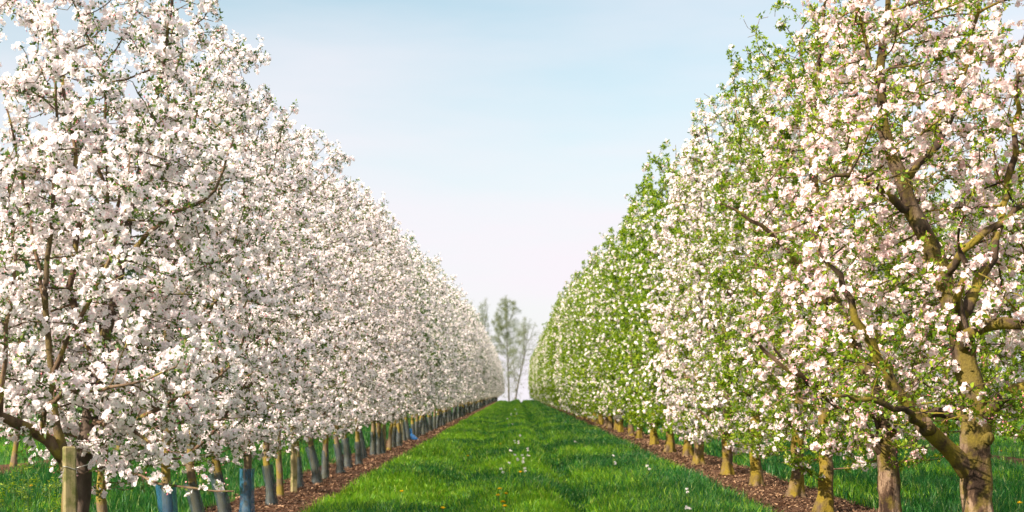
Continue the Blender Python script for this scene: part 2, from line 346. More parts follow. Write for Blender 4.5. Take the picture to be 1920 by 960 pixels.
# ------------------------------------------------------------------ tree growing
def colonize(starts, att, step=0.10, di=0.9, dk=0.16, iters=140, rng=None, trop=(0, 0, 0.0), cap=4200):
    """starts: list of (points, parent index within list or -1). returns nodes, parents"""
    nodes = []; par = []; fixed = []
    for pts, rad, attach in starts:
        prev = -1 if attach is None else attach
        if attach is not None:   # attach to nearest existing node of the start point
            prev = int(np.argmin(np.linalg.norm(np.array(nodes) - np.asarray(pts[0]), axis=1)))
            pts = pts[1:]; rad = rad[1:]
        for p, r_ in zip(pts, rad):
            nodes.append(np.asarray(p, float)); par.append(prev); fixed.append(r_); prev = len(nodes) - 1
    P = np.array(nodes); nfix = len(P)
    grow_ok = np.ones(nfix, bool)
    alive = np.ones(len(att), bool)
    nd = np.full(len(att), 1e9); ni = np.zeros(len(att), int)
    def upd(i0):
        D = np.linalg.norm(att[:, None] - P[None, i0:], axis=2); j = D.argmin(1); dd = D[np.arange(len(att)), j]
        m = dd < nd; nd[m] = dd[m]; ni[m] = j[m] + i0
    upd(0)
    alive &= nd > dk
    parl = list(par); tr = np.array(trop)
    for it in range(iters):
        act = alive & (nd < di)
        if not act.any():
            if not alive.any(): break
            di *= 1.5
            if di > 4: break
            continue
        idx = ni[act]; v = att[act] - P[idx]; v /= np.linalg.norm(v, axis=1)[:, None] + 1e-9
        uq, inv = np.unique(idx, return_inverse=True)
        S = np.zeros((len(uq), 3)); np.add.at(S, inv, v)
        S += tr * 1.0 + rng.normal(0, 0.35, S.shape)
        S /= np.linalg.norm(S, axis=1)[:, None] + 1e-9
        newp = P[uq] + S * step
        i0 = len(P); P = np.concatenate([P, newp]); parl += list(uq)
        upd(i0); alive &= nd > dk
        if len(P) > cap: break
    return P, np.array(parl), np.array(fixed), nfix
def radii(P, par, fixed, tip=0.0035, pw=2.3):
    n = len(P); acc = np.zeros(n); r = np.zeros(n)
    for i in range(n - 1, -1, -1):
        v = acc[i] if acc[i] > 0 else tip ** pw
        r[i] = v ** (1 / pw)
        if par[i] >= 0: acc[par[i]] += v
    k = len(fixed); 
    r[k:] = np.minimum(r[k:], 0.03)
    r[:k] = np.where(fixed > 0, fixed, np.minimum(r[:k], 0.05))
    return r
def chains(P, par, r):
    n = len(P); ch = [[] for _ in range(n)]; roots = []
    for i in range(n):
        if par[i] >= 0: ch[par[i]].append(i)
        else: roots.append(i)
    outc = []; stack = [(q, None) for q in roots]
    while stack:
        s, pr = stack.pop(); c = ([pr] if pr is not None else []) + [s]; cur = s
        while ch[cur]:
            k = sorted(ch[cur], key=lambda j: -r[j]); 
            for o in k[1:]: stack.append((o, cur))
            cur = k[0]; c.append(cur)
        outc.append(c)
    return outc
def rot_to(dirs, rng):
    """rotation matrices (n,3,3) taking +Z to dirs with random spin"""
    n = len(dirs); z = dirs / (np.linalg.norm(dirs, axis=1)[:, None] + 1e-9)
    a = rng.normal(size=(n, 3)); x = np.cross(a, z); x /= np.linalg.norm(x, axis=1)[:, None] + 1e-9
    y = np.cross(z, x)
    return np.stack([x, y, z], -1)
def stamp(tv, tf, pos, R, s):
    """template verts (k,3), faces list equal length; copies -> V, flat faces, sizes"""
    V = np.einsum('nij,kj->nki', R, tv) * s[:, None, None] + pos[:, None, :]
    n, k = len(pos), len(tv); tf = np.array(tf)
    Fx = (np.arange(n) * k)[:, None, None] + tf[None]
    return V.reshape(-1, 3), Fx.reshape(-1), np.full(n * len(tf), tf.shape[1])
# flower: five cupped petals, each a kite of four corners, 4 cm across
def petal_template(open_=0.35):
    V = []; Fq = []
    for i in range(5):
        a = i * 2 * math.pi / 5; ca, sa = math.cos(a), math.sin(a)
        for (rr, tt, zz) in ((0.0015, 0, 0), (0.012, -0.0095, 0.006 * open_ + 0.002), (0.0205, 0.0, 0.018 * open_), (0.012, 0.0095, 0.006 * open_ + 0.002)):
            V.append((rr * ca - tt * sa, rr * sa + tt * ca, zz))
        b = i * 4; Fq.append([b, b + 1, b + 2, b + 3])
    return np.array(V), Fq
FL_V, FL_F = petal_template(0.45)
LF_V = np.array([(0, 0, 0), (0.012, 0.010, 0.004), (0.034, 0, 0.002), (0.012, -0.010, 0.004)], float)
LF_F = [[0, 1, 2, 3]]
FARF_V = np.array([(0.022, 0, 0.004), (0.007, 0.021, 0), (-0.018, 0.013, 0.004), (-0.018, -0.013, 0), (0.007, -0.021, 0.004)]); FARF_F = [[0, 1, 2, 3, 4]]
BUD_V = np.array([(0, 0, -0.006), (0.005, 0, 0), (-0.0025, 0.0043, 0), (-0.0025, -0.0043, 0), (0, 0, 0.008)]); BUD_F = [[0, 2, 1], [0, 3, 2], [0, 1, 3], [1, 2, 4], [2, 3, 4], [3, 1, 4]]

def crown_points(env, n, rng, shell=0.5):
    """env(z)-> half widths; z0,z1; superellipse cross-section; returns points"""
    z0, z1, wf = env; out_ = []
    while len(out_) < n:
        z = rng.uniform(z0, z1); wx, wy = wf(z)
        wmax = 1.5
        if rng.rand() > (wx * wy) / (wmax * wmax) + 0.14: continue
        a = rng.uniform(0, 2 * math.pi); q = rng.rand() ** (0.5 * (1 - shell) + 0.08)
        c, s = math.cos(a), math.sin(a); k = (abs(c) ** 2.6 + abs(s) ** 2.6) ** (-1 / 2.6)
        out_.append((c * k * wx * q, s * k * wy * q, z))
    return np.array(out_)

def dress(P, par, r, rng, flowers, leaves, kind, spur=2.2, pink=0.05, far=False, clus_rule=None, leaf_s=1.0, fsz=1.0, bare=None, centre=(0, 0)):
    """blossom clusters and leaves along thin wood. flowers: clusters per node chance; returns meshes"""
    thin = np.where(r < 0.016)[0]
    m = rng.poisson(spur, len(thin)); base = np.repeat(thin, m)
    jit = rng.rand(len(base))[:, None]
    pp = P[np.maximum(par[base], 0)]; pos0 = P[base] * (1 - jit) + pp * jit
    off = rng.normal(size=(len(base), 3)); off /= np.linalg.norm(off, axis=1)[:, None]
    outw = pos0.copy(); outw[:, 0] -= centre[0]; outw[:, 1] -= centre[1]; outw[:, 2] = 0.4
    outw /= np.linalg.norm(outw, axis=1)[:, None] + 1e-9
    off = off * 0.9 + outw * 0.35 + np.array([0, 0, 0.25]); off /= np.linalg.norm(off, axis=1)[:, None]
    cen = pos0 + off * rng.uniform(0.02, 0.075, len(base))[:, None]
    if bare is not None:   # sparse zones where the wood shows
        kp = bare(cen, rng); base, cen, off = base[kp], cen[kp], off[kp]
    # clustering of bloom along some branches
    wv = np.sin(cen[:, 0] * 6.1 + cen[:, 2] * 3.3) * np.sin(cen[:, 1] * 5.3 - cen[:, 2] * 2.1 + 1.7)
    isf = rng.rand(len(base)) < np.clip(flowers + 0.25 * wv, 0, 1)
    if clus_rule is not None: isf &= clus_rule(cen, rng)
    fc = cen[isf]; fd = off[isf]
    # flowers in clusters of 3..6
    nf = rng.randint(4, 10, len(fc)) if not far else rng.randint(3, 8, len(fc))
    fi = np.repeat(np.arange(len(fc)), nf)
    d = rng.normal(size=(len(fi), 3)); d /= np.linalg.norm(d, axis=1)[:, None]; d = d * 0.85 + fd[fi] * 0.8; d /= np.linalg.norm(d, axis=1)[:, None]
    csz = fsz * rng.uniform(0.7, 1.3, len(fc)); fp = fc[fi] + d * (rng.uniform(0.022, 0.045, len(fi)) * csz[fi])[:, None]
    fs = fsz * rng.uniform(0.95, 1.35, len(fi)) * (1.05 if far else 1.0)
    R = rot_to(d + rng.normal(0, 0.3, d.shape), rng)
    tv, tf = (FARF_V, FARF_F) if far else (FL_V, FL_F)
    V, Fx, S = stamp(tv, tf, fp, R, fs); mi = np.zeros(len(S), int)
    # buds
    nb = int(len(fc) * (1.0 if pink < 0.1 else 2.6)) if not far else 0
    if nb:
        bi = rng.randint(0, len(base), nb); bp = cen[bi] + rng.normal(0, 0.022, (nb, 3))
        Vb, Fb, Sb = stamp(BUD_V, BUD_F, bp, rot_to(rng.normal(size=(nb, 3)), rng), rng.uniform(0.8, 1.5, nb))
        Fx = np.concatenate([Fx, Fb + len(V)]); V = np.concatenate([V, Vb]); S = np.concatenate([S, Sb]); mi = np.concatenate([mi, np.ones(len(Sb), int)])
    # leaves
    nl = rng.poisson(leaves * (0.45 if far else 1), len(base)); nl = np.where(isf, nl, (nl * 1.5 + 0.5).astype(int))
    li = np.repeat(np.arange(len(base)), nl)
    ld = rng.normal(size=(len(li), 3)); ld /= np.linalg.norm(ld, axis=1)[:, None]
    lp = cen[li] - off[li] * 0.012 + ld * rng.uniform(0.0, 0.03, len(li))[:, None]
    ls = rng.uniform(0.6, 1.25, len(li)) * leaf_s * (1.6 if far else 1.0)
    # leaf blade runs along local X; aim X outward and tip the face up
    xax = ld + off[li] * 0.4 + np.array([0, 0, 0.15]); xax /= np.linalg.norm(xax, axis=1)[:, None]
    up = rng.normal(0, 0.55, xax.shape) + np.array([0, 0, 0.8]); yax = np.cross(up, xax); yax /= np.linalg.norm(yax, axis=1)[:, None] + 1e-9
    zax = np.cross(xax, yax); Rl = np.stack([xax, yax, zax], -1)
    Vl, Fl, Sl = stamp(LF_V, LF_F, lp, Rl, ls)
    return (V, Fx, S, mi), (Vl, Fl, Sl)

def wood_mesh(P, par, r, name, mats, main_r, min_r, trunk_nodes):
    """branches mesh; trunk_nodes are left to the trunk part"""
    mb = MB(); rng_w = np.random.RandomState(9)
    for c in chains(P, par, r):
        last = max([k for k, i in enumerate(c) if i in trunk_nodes], default=0)
        c2 = c[last:]
        if len(c2) < 2: continue
        if r[c2[1]] < min_r: continue
        rr = r[c2].copy(); rr[0] = min(rr[0], rr[1] * 1.25); 
        nn = 9 if rr.max() > 0.03 else (5 if rr.max() > 0.010 else 3)
        kk = rng_w.uniform(0, 6.28, 3); lob = (lambda i, a, kk=kk: 1 + 0.09 * np.cos(2 * a + kk[0] + i * 0.5) + 0.06 * np.cos(3 * a + kk[1] - i * 0.9) + 0.08 * math.sin(i * 1.7 + kk[2])) if nn > 5 else None
        mb.tube(P[c2], rr, nn + 3 if nn > 5 else nn, cap=nn > 5, lobes=lob)
    return mb.mesh(name, mats)
def trunk_mesh(pts, rads, mat_, rng, old, name='trunk'):
    """resampled gnarled trunk with root flare"""
    pts = np.asarray(pts, float); rads = np.asarray(rads, float)
    L = np.concatenate([[0], np.cumsum(np.linalg.norm(np.diff(pts, axis=0), axis=1))]); n = max(8, int(L[-1] / 0.05))
    t = np.linspace(0, L[-1], n) ; t[1:8] = np.array([0.02, 0.045, 0.075, 0.11, 0.15, 0.2, 0.26]) if n > 30 else t[1:8]
    t = np.sort(t)
    Q = np.stack([np.interp(t, L, pts[:, k]) for k in range(3)], -1); R = np.interp(t, L, rads)
    for _ in range(3): Q[1:-1] = (Q[:-2] + 2 * Q[1:-1] + Q[2:]) / 4
    nl = rng.randint(4, 6); ph = rng.uniform(0, 6.28); k1, k2, k3 = rng.uniform(0, 6.28, 3)
    fl = 0.75 if old else 0.35
    R = R * (1 + fl * 0.7 * np.exp(-t / 0.09))
    def lobes(i, ang):
        e = math.exp(-t[i] / 0.12)
        v = 1 + fl * 0.55 * e * np.cos(nl * ang + ph) + fl * 0.3 * e * np.cos(2 * ang + k1)
        v = v + (0.07 if old else 0.04) * np.cos(3 * ang + k2 + t[i] * 2.1) + (0.05 if old else 0.02) * np.cos(5 * ang + k3 - t[i] * 5.0)
        v = v + (0.04 if old else 0.02) * math.sin(t[i] * 17 + k1) + (0.03 if old else 0.015) * np.sin(7 * ang + 23 * t[i])
        return v
    mb = MB(); mb.tube(Q, R, 20 if old else 12, True, lobes); return mb.mesh(name, [mat_])

class Proto: pass
def make_proto(seed, pts, rads, limbs, env, natt, petal, leafm, flowers, leaves, old=False, far=False, spur=2.2, step=0.10, dk=0.17,
               min_r=0.0, clus_rule=None, extra_att=None, leaf_s=1.0, fsz=1.0, bare=None, twigm=None, shell=0.65, pink=0.05, barkm=None, cap=4200, stubs=()):
    rng = np.random.RandomState(seed)
    att = crown_points(env, natt, rng, shell)
    # a few stray shoots standing out of the clipped outline
    for _ in range(0 if env[1] > 20 else 9):
        z = rng.uniform(0.55, 1.0) * (env[1] - env[0]) + env[0]; wx, wy = env[2](z); a = rng.uniform(0, 6.28); q0 = np.array([math.cos(a) * wx, math.sin(a) * wy, z])
        att = np.concatenate([att, q0 + np.outer(np.linspace(0.0, rng.uniform(0.2, 0.42), 4), [math.cos(a) * 0.4, math.sin(a) * 0.4, 1.0])])
    if extra_att is not None: att = np.concatenate([att, extra_att])
    starts = [(pts, rads, None)] + [(a, b, True) for a, b in limbs]
    # resample starts finely so growth has nodes to spring from
    st = []
    for a, b, c in starts:
        a = np.asarray(a, float); b = np.asarray(b, float)
        L = np.concatenate([[0], np.cumsum(np.linalg.norm(np.diff(a, axis=0), axis=1))]); n = max(3, int(L[-1] / 0.12) + 1); t = np.linspace(0, L[-1], n)
        Q = np.stack([np.interp(t, L, a[:, k]) for k in range(3)], -1); Q[1:-1] += rng.normal(0, 0.012 if old else 0.008, Q[1:-1].shape)
        st.append((list(Q), list(np.interp(t, L, b)), c))
    P, par, fixed, nfix = colonize(st, att, step=step, di=0.8, dk=dk, rng=rng, trop=(0, 0, 0.25), cap=cap)
    r = radii(P, par, fixed)
    ntr = len(st[0][0])
    # the trunk part covers the start polyline up to where it thins out
    rr = np.array(st[0][1]); top = ntr
    tn = set(range(top))
    p = Proto(); twm = twigm or M['twig']
    p.trunk = trunk_mesh(np.array(st[0][0])[:top], rr[:top], barkm or (M['bark_old'] if old else M['bark_young']), rng, old)
    p.branches = wood_mesh(P, par, r, 'branches', [twm], 0.02, min_r, tn)
    (V, Fx, S, mi), (Vl, Fl, Sl) = dress(P, par, r, rng, flowers, leaves, None, spur, pink, far, clus_rule, leaf_s, fsz, bare)
    p.blossoms = mesh_np('blossoms', V, Fx, S, [petal, M['bud']], mi) if len(S) else None
    p.leaves = mesh_np('leaves', Vl, Fl, Sl, [leafm], smooth=True) if len(Sl) else None
    p.stubs = stubs
    print('proto', seed, 'nodes', len(P), 'faces', len(S), len(Sl), flush=True)
    return p
def guard_mesh(name, rad, z0, z1, mat_, seed, lean=0.0):
    r = np.random.RandomState(seed); mb = MB(); k = 9
    zs = np.linspace(z0, z1, k); pts = [(lean * z, 0.01 * math.sin(z * 7), z) for z in zs]
    pts = [(lean * z * 0.55 / 0.75 if z < 0.3 else lean * (0.22 + (z - 0.3) * 1.733) / 0.75, 0, z) for z in zs]
    mb.tube(pts, [rad * (1.25 - 0.25 * min(1, z / 0.15)) * (1 + 0.05 * math.sin(9 * z + seed)) for z in zs], 14, False, lambda i, a: 1 + 0.05 * np.cos(2 * a + seed + i * 0.3) + 0.03 * np.cos(5 * a + i))
    return mb.mesh(name, [mat_])
def place(p, x, y, rz=0, scl=(1, 1, 1), label='', group=None, guard=None, cat='apple tree', name='apple_tree', sink=0.0):
    o = empty(name, (x, y, float(gz(x, y)) - sink), rz, scl); tag(o, label, cat, group)
    link(bpy.data.objects.new('trunk', p.trunk), o); link(bpy.data.objects.new('branches', p.branches), o)
    if p.blossoms: link(bpy.data.objects.new('blossoms', p.blossoms), o)
    if p.leaves: link(bpy.data.objects.new('leaves', p.leaves), o)
    for s in p.stubs: link(bpy.data.objects.new('pruned_stub', s), o)
    if guard is not None: link(bpy.data.objects.new('trunk_guard', guard), o)
    return o
def lin(*kp):
    zs_ = [k[0] for k in kp]; a = [k[1] for k in kp]; b = [k[2] for k in kp]
    return (zs_[0], zs_[-1], lambda z: (float(np.interp(z, zs_, a)), float(np.interp(z, zs_, b))))

ENV_L = lin((0.66, 0.35, 0.3), (1.0, 0.95, 0.8), (1.5, 1.15, 0.9), (2.6, 1.08, 0.88), (3.8, 0.86, 0.78), (4.8, 0.55, 0.62), (5.4, 0.30, 0.42))
ENV_RF = lin((0.22, 0.75, 0.8), (0.6, 1.2, 1.25), (1.8, 1.45, 1.48), (3.2, 1.42, 1.45), (4.6, 1.25, 1.4), (5.4, 0.98, 1.25), (5.9, 0.75, 1.1), (6.35, 0.5, 0.9))
ENV_R = lin((0.5, 0.7, 0.7), (0.9, 1.15, 1.2), (1.8, 1.42, 1.45), (3.2, 1.42, 1.45), (4.6, 1.25, 1.4), (5.4, 0.98, 1.25), (5.9, 0.75, 1.1), (6.35, 0.5, 0.9))

# ---- left row: young white-blossomed trees
def left_proto(seed, far=False, green=0.0):
    r = np.random.RandomState(seed + 50)
    lx, ly = r.uniform(-0.13, 0.03), r.uniform(-0.05, 0.05)
    pts = [(0, 0, -0.05), (lx * .3, ly * .3, 0.3), (lx, ly, 0.75), (lx * .7, ly + .03, 1.3), (lx * .9, ly - .02, 2.2), (lx * .4, ly + .04, 3.3), (lx * .6, ly, 4.4)]
    rads = [x_ * r.uniform(0.78, 1.0) for x_ in (0.064, 0.054, 0.049, 0.042, 0.034, 0.022, 0.010)]
    limbs = []
    for k in range(7):
        a = r.uniform(0, 6.28); z = 0.78 + k * 0.42 + r.uniform(0, .2); L = (1.1 - k * 0.10) * r.uniform(0.75, 1.05); s = r.uniform(0.35, 0.9)
        px_, py_ = np.interp(z, [p_[2] for p_ in pts], [p_[0] for p_ in pts]), np.interp(z, [p_[2] for p_ in pts], [p_[1] for p_ in pts])
        limbs.append(([(px_, py_, z), (px_ + math.cos(a) * L * .35, py_ + math.sin(a) * L * .3, z + s * .3), (px_ + math.cos(a) * L * .85, py_ + math.sin(a) * L * .7, z + s)], [0.024 - .0015 * k, 0.018, 0.009]))
    q = make_proto(seed, pts, rads, limbs, ENV_L, 560 if not far else 500, M['petal_white'], M['leaf_dark'], 0.70 - green, 4.4 + 4 * green, far=far,
                      fsz=0.87, spur=2.35 if not far else 2.3, min_r=0.0 if not far else 0.008, step=0.09, dk=0.15)
    q.lean = lx; return q
LP = [left_proto(s) for s in (11, 12, 13, 14)]
LPF = [left_proto(s, True) for s in (21, 22, 23)]
LPG = left_proto(25, True, 0.35)

# ---- right row: older pink-white trees, some already in full leaf
def right_proto(seed, flowers, leaves, far=False, low=False, petal='petal_blush', natt=1700):
    r = np.random.RandomState(seed + 90)
    pts = [(0, 0, -0.05), (r.uniform(-.03, .03), 0, 0.3), (r.uniform(-.07, .07), r.uniform(-.05, .05), 0.8), (r.uniform(-.1, .1), r.uniform(-.05, .05), 1.5), (r.uniform(-.15, .15), 0, 2.6), (r.uniform(-.15, .15), 0, 3.8), (r.uniform(-.1, .1), 0, 5.0)]
    rads = [0.104, 0.09, 0.085, 0.075, 0.058, 0.04, 0.015]
    limbs = []
    for k in range(9):
        a = r.uniform(0, 6.28); z = 0.75 + k * 0.44 + r.uniform(0, .25); L = (1.35 - k * 0.09) * r.uniform(0.75, 1.05); s = r.uniform(0.3, 0.9)
        px_, py_ = np.interp(z, [p_[2] for p_ in pts], [p_[0] for p_ in pts]), 0
        limbs.append(([(px_, py_, z), (px_ + math.cos(a) * L * .3, math.sin(a) * L * .3, z + s * .25), (px_ + math.cos(a) * L * .85, math.sin(a) * L * .85, z + s)], [0.042 - .003 * k, 0.032 - .002 * k, 0.011]))
    return make_proto(seed, pts, rads, limbs, ENV_RF if low else ENV_R, natt if not far else 1100, M[petal], M['leaf_fresh'], flowers, leaves, old=True, far=far,
                      spur=2.2, min_r=0.0 if not far else 0.009, step=0.11, dk=0.15, pink=0.3, leaf_s=1.3, barkm=M['bark_right'])
RP = {'mixed': right_proto(31, 0.40, 5.5), 'green': right_proto(32, 0.10, 7.5), 'white': right_proto(33, 0.70, 3.6)}
RPL = {'green': right_proto(44, 0.10, 9.0, True, True), 'white': right_proto(45, 0.55, 6.0, True, True), 'mixed': right_proto(46, 0.34, 8, True, True)}
RPF = {'green': right_proto(41, 0.11, 9.0, True), 'white': right_proto(42, 0.55, 6.0, True), 'mixed': right_proto(43, 0.34, 8, True)}

# ------------------------------------------------------------------ special near trees (built where they stand, local coordinates)
def loc_at(px, py, d, bx, by): 
    q = at(px, py, d); return (q[0] - bx, q[1] - by, q[2])
# tree A: behind the wooden post, low fork with a limb reaching left
ax, ay = at(133, 0, 9.95)[0], 9.95
L_ = lambda px, py, d=9.95: loc_at(px, py, d, ax, ay)
ptsA = [(0, 0, -0.05), L_(131, 960), L_(126, 880), L_(118, 850), L_(105, 800, 9.9), L_(95, 700, 9.9), L_(82, 560, 9.9), L_(95, 420, 9.9), L_(110, 280, 9.95), L_(100, 120, 9.95)]
radA = [0.06, 0.055, 0.05, 0.045, 0.028, 0.024, 0.02, 0.016, 0.012, 0.008]
limA = [([L_(112, 850), L_(80, 822, 9.85), L_(40, 800, 9.75), L_(0, 782, 9.6), L_(-60, 740, 9.5)], [0.05, 0.042, 0.034, 0.028, 0.015]),
        ([L_(78, 822, 9.85), L_(84, 765, 9.6), L_(118, 737, 9.4), L_(180, 734, 9.3), L_(250, 722, 9.2), L_(330, 690, 9.1)], [0.022, 0.02, 0.017, 0.014, 0.010, 0.006]),
        ([L_(95, 700, 9.9), L_(150, 600, 9.7), L_(210, 480, 9.5), L_(240, 380, 9.5)], [0.02, 0.016, 0.012, 0.007]),
        ([L_(0, 782, 9.6), L_(10, 640, 9.5), L_(30, 480, 9.6), L_(15, 330, 9.8)], [0.02, 0.016, 0.012, 0.006]),
        ([L_(82, 560, 9.9), L_(50, 380, 10.2), L_(20, 230, 10.3), L_(0, 150, 10.4)], [0.015, 0.012, 0.008, 0.005])]
ENV_A = lin((0.85, 0.4, 0.4), (1.2, 1.0, 0.9), (1.8, 1.15, 1.0), (2.6, 0.95, 0.9), (3.2, 0.6, 0.6), (3.8, 0.25, 0.25))
pA = make_proto(101, ptsA, radA, limA, ENV_A, 560, M['petal_white'], M['leaf_dark'], 0.72, 4.0, fsz=0.92, spur=2.3, step=0.09, dk=0.15)
# tree B: the dark trunk just behind the post, rising to the top of the picture
bx_, by_ = at(152, 0, 10.5)[0], 10.5
L_ = lambda px, py, d=10.5: loc_at(px, py, d, bx_, by_)
ptsB = [(0, 0, -0.05), L_(152, 960), L_(156, 860), L_(166, 780), L_(184, 690), L_(208, 600, 10.4), L_(228, 500, 10.4), L_(250, 380, 10.4), L_(275, 270, 10.4), L_(300, 160, 10.5), L_(318, 40, 10.5), L_(330, -60, 10.5)]
radB = [0.075, 0.072, 0.066, 0.060, 0.052, 0.036, 0.03, 0.026, 0.02, 0.016, 0.012, 0.008]
limB = [([L_(180, 800), L_(240, 795, 10.1), L_(300, 765, 9.9), L_(380, 730, 9.8), L_(430, 690, 9.8)], [0.024, 0.02, 0.016, 0.011, 0.007]),
        ([L_(235, 795, 10.1), L_(290, 840, 9.9), L_(340, 868, 9.8), L_(352, 862, 9.8)], [0.014, 0.012, 0.008, 0.005]),
        ([L_(162, 845), L_(225, 880, 10.0), L_(300, 912, 9.7), L_(380, 924, 9.6), L_(438, 924, 9.6)], [0.012, 0.010, 0.009, 0.008, 0.006]),
        ([L_(184, 690), L_(130, 560, 10.5), L_(150, 420, 10.4), L_(140, 260, 10.4), L_(110, 120, 10.5), L_(60, 40, 10.5), L_(0, 15, 10.5)], [0.03, 0.024, 0.02, 0.015, 0.011, 0.008, 0.005]),
        ([L_(228, 500, 10.4), L_(310, 410, 10.1), L_(400, 370, 10.0), L_(440, 260, 10.0)], [0.022, 0.017, 0.012, 0.006])]
ENV_B = lin((0.95, 0.4, 0.4), (1.2, 1.05, 0.95), (1.8, 1.2, 1.0), (2.8, 1.1, 0.95), (3.8, 0.9, 0.8), (4.5, 0.45, 0.5), (4.9, 0.2, 0.2))
drB = np.array([L_(p[0], p[1], p[2]) for p in ((235, 905, 9.8), (250, 935, 9.8), (210, 890, 9.9), (285, 880, 9.8), (330, 905, 9.7), (335, 930, 9.7), (438, 905, 9.6), (452, 925, 9.6), (420, 935, 9.6), (180, 880, 9.9), (300, 850, 9.8))])
pB = make_proto(102, ptsB, radB, limB, ENV_B, 620, M['petal_white'], M['leaf_dark'], 0.72, 4.0, fsz=0.92, spur=2.3, step=0.09, dk=0.13, extra_att=drB, barkm=M['bark_stem'])

# right big tree
cx, cy_ = at(1832, 0, 11.2)[0], 11.2
L_ = lambda px, py, d=11.2: loc_at(px, py, d, cx, cy_)
ptsC = [(0, 0, -0.1), L_(1832, 1010), L_(1832, 960), L_(1830, 880), L_(1828, 800), L_(1818, 700), L_(1795, 600), L_(1768, 510), L_(1735, 440), L_(1708, 395), L_(1685, 330), L_(1664, 260), L_(1650, 215), L_(1657, 160), L_(1651, 110), L_(1662, 50), L_(1665, -40)]
radC = [0.15, 0.128, 0.122, 0.116, 0.110, 0.096, 0.084, 0.076, 0.066, 0.062, 0.056, 0.048, 0.042, 0.038, 0.034, 0.028, 0.016]
limC = [([L_(1842, 915, 11.27), L_(1795, 856, 11.17), L_(1735, 798, 11.0), L_(1680, 730, 10.9), L_(1640, 655, 10.8), L_(1612, 600, 10.7), L_(1575, 520, 10.7), L_(1535, 470, 10.6)], [0.078, 0.066, 0.056, 0.045, 0.038, 0.029, 0.021, 0.011]),
        ([L_(1840, 790), L_(1870, 745, 11.1), L_(1920, 725, 11.0), L_(1990, 690, 11.0)], [0.07, 0.055, 0.045, 0.02]),
        ([L_(1800, 650), L_(1825, 615, 10.9), L_(1870, 603, 10.8), L_(1925, 605, 10.7), L_(2000, 560, 10.7)], [0.055, 0.048, 0.042, 0.034, 0.015]),
        ([L_(1806, 640), L_(1790, 560, 10.8), L_(1815, 500, 10.7), L_(1800, 470, 10.7)], [0.034, 0.03, 0.024, 0.016]),
        ([L_(1770, 510), L_(1830, 450, 10.9), L_(1880, 410, 10.8), L_(1930, 375, 10.7), L_(2000, 300, 10.6)], [0.03, 0.028, 0.026, 0.022, 0.01]),
        ([L_(1710, 400), L_(1660, 355, 11.0), L_(1600, 328, 10.8), L_(1540, 340, 10.7)], [0.034, 0.028, 0.02, 0.01]),
        ([L_(1690, 340), L_(1760, 270, 11.4), L_(1800, 160, 11.5), L_(1830, 40, 11.5), L_(1840, -60, 11.5)], [0.034, 0.03, 0.024, 0.018, 0.01]),
        ([L_(1800, 600), L_(1860, 480, 11.6), L_(1900, 300, 11.8), L_(1910, 120, 11.8)], [0.045, 0.036, 0.026, 0.014]),
        ([L_(1652, 170), L_(1620, 80, 11.2), L_(1600, -20, 11.2)], [0.02, 0.016, 0.01]),
        ([L_(1735, 798, 11.0), L_(1690, 770, 10.6), L_(1620, 745, 10.3), L_(1560, 740, 10.2)], [0.03, 0.024, 0.016, 0.008]),
        ([L_(1826, 780), L_(1760, 770, 11.5), L_(1690, 775, 11.8)], [0.05, 0.045, 0.03])]
ENV_C = lin((1.0, 0.5, 0.6), (1.35, 1.3, 1.2), (2.0, 1.45, 1.5), (3.2, 1.4, 1.5), (4.6, 1.2, 1.3), (5.4, 0.8, 0.9), (6.0, 0.4, 0.4))
# the crown is open low down on the alley side of the trunk
def openC(c, rng):
    return ~((c[:, 2] < 1.75) & (rng.rand(len(c)) < 0.78))
lineC = np.concatenate([np.array(q) for q in ([ptsC[3:]] + [l[0] for l in (limC[0], limC[2], limC[4], limC[5])])])
def _dens(P_): return np.concatenate([np.linspace(P_[i], P_[i + 1], 6) for i in range(len(P_) - 1)])
lineC = np.concatenate([_dens(np.array(q)) for q in ([ptsC[3:]] + [l[0] for l in (limC[0], limC[2], limC[4], limC[5])])])
def bareC(c, rng):
    D = np.full(len(c), 9.0)
    for q in lineC: D = np.minimum(D, np.where(c[:, 1] < q[1] + 0.05, np.hypot(c[:, 0] - q[0], c[:, 2] - q[2]), 9.0))
    return ~(((D < 0.11) & (rng.rand(len(c)) < 0.6)) | ((D < 0.12) & (c[:, 2] > 2.6) & (rng.rand(len(c)) < 0.6)))
stubs = []
def stub(px, py, d, r0, r1, dirv):
    q = np.array(L_(px, py, d)); dv = np.array(dirv, float); dv /= np.linalg.norm(dv); mb = MB()
    mb.tube([q - dv * 0.05, q, q + dv * r0 * 0.9, q + dv * r0 * 1.15, q + dv * r0 * 1.1, q + dv * r0 * 0.75], [r0, r0 * 1.05, r0 * 1.12, r0 * 0.98, r1, r1 * 0.4], 14, True, lambda i, a: 1 + 0.08 * np.cos(3 * a + i))
    return mb.mesh('pruned_stub', [M['bark_old']])
stubs = [stub(1737, 800, 10.97, 0.062, 0.035, (-0.5, -0.75, 0.3)), stub(1846, 772, 11.12, 0.05, 0.03, (0.3, -1, 0.1)), stub(1848, 820, 11.12, 0.045, 0.028, (0.4, -1, 0))]
pC = make_proto(103, ptsC, radC, limC, ENV_C, 2500, M['petal_pink'], M['leaf_fresh'], 0.46, 3.6, fsz=1.05, old=True, spur=2.2, step=0.10, dk=0.13, leaf_s=1.2, cap=8500, clus_rule=openC, twigm=M['twig_dark'], pink=0.4, stubs=stubs, bare=bareC)
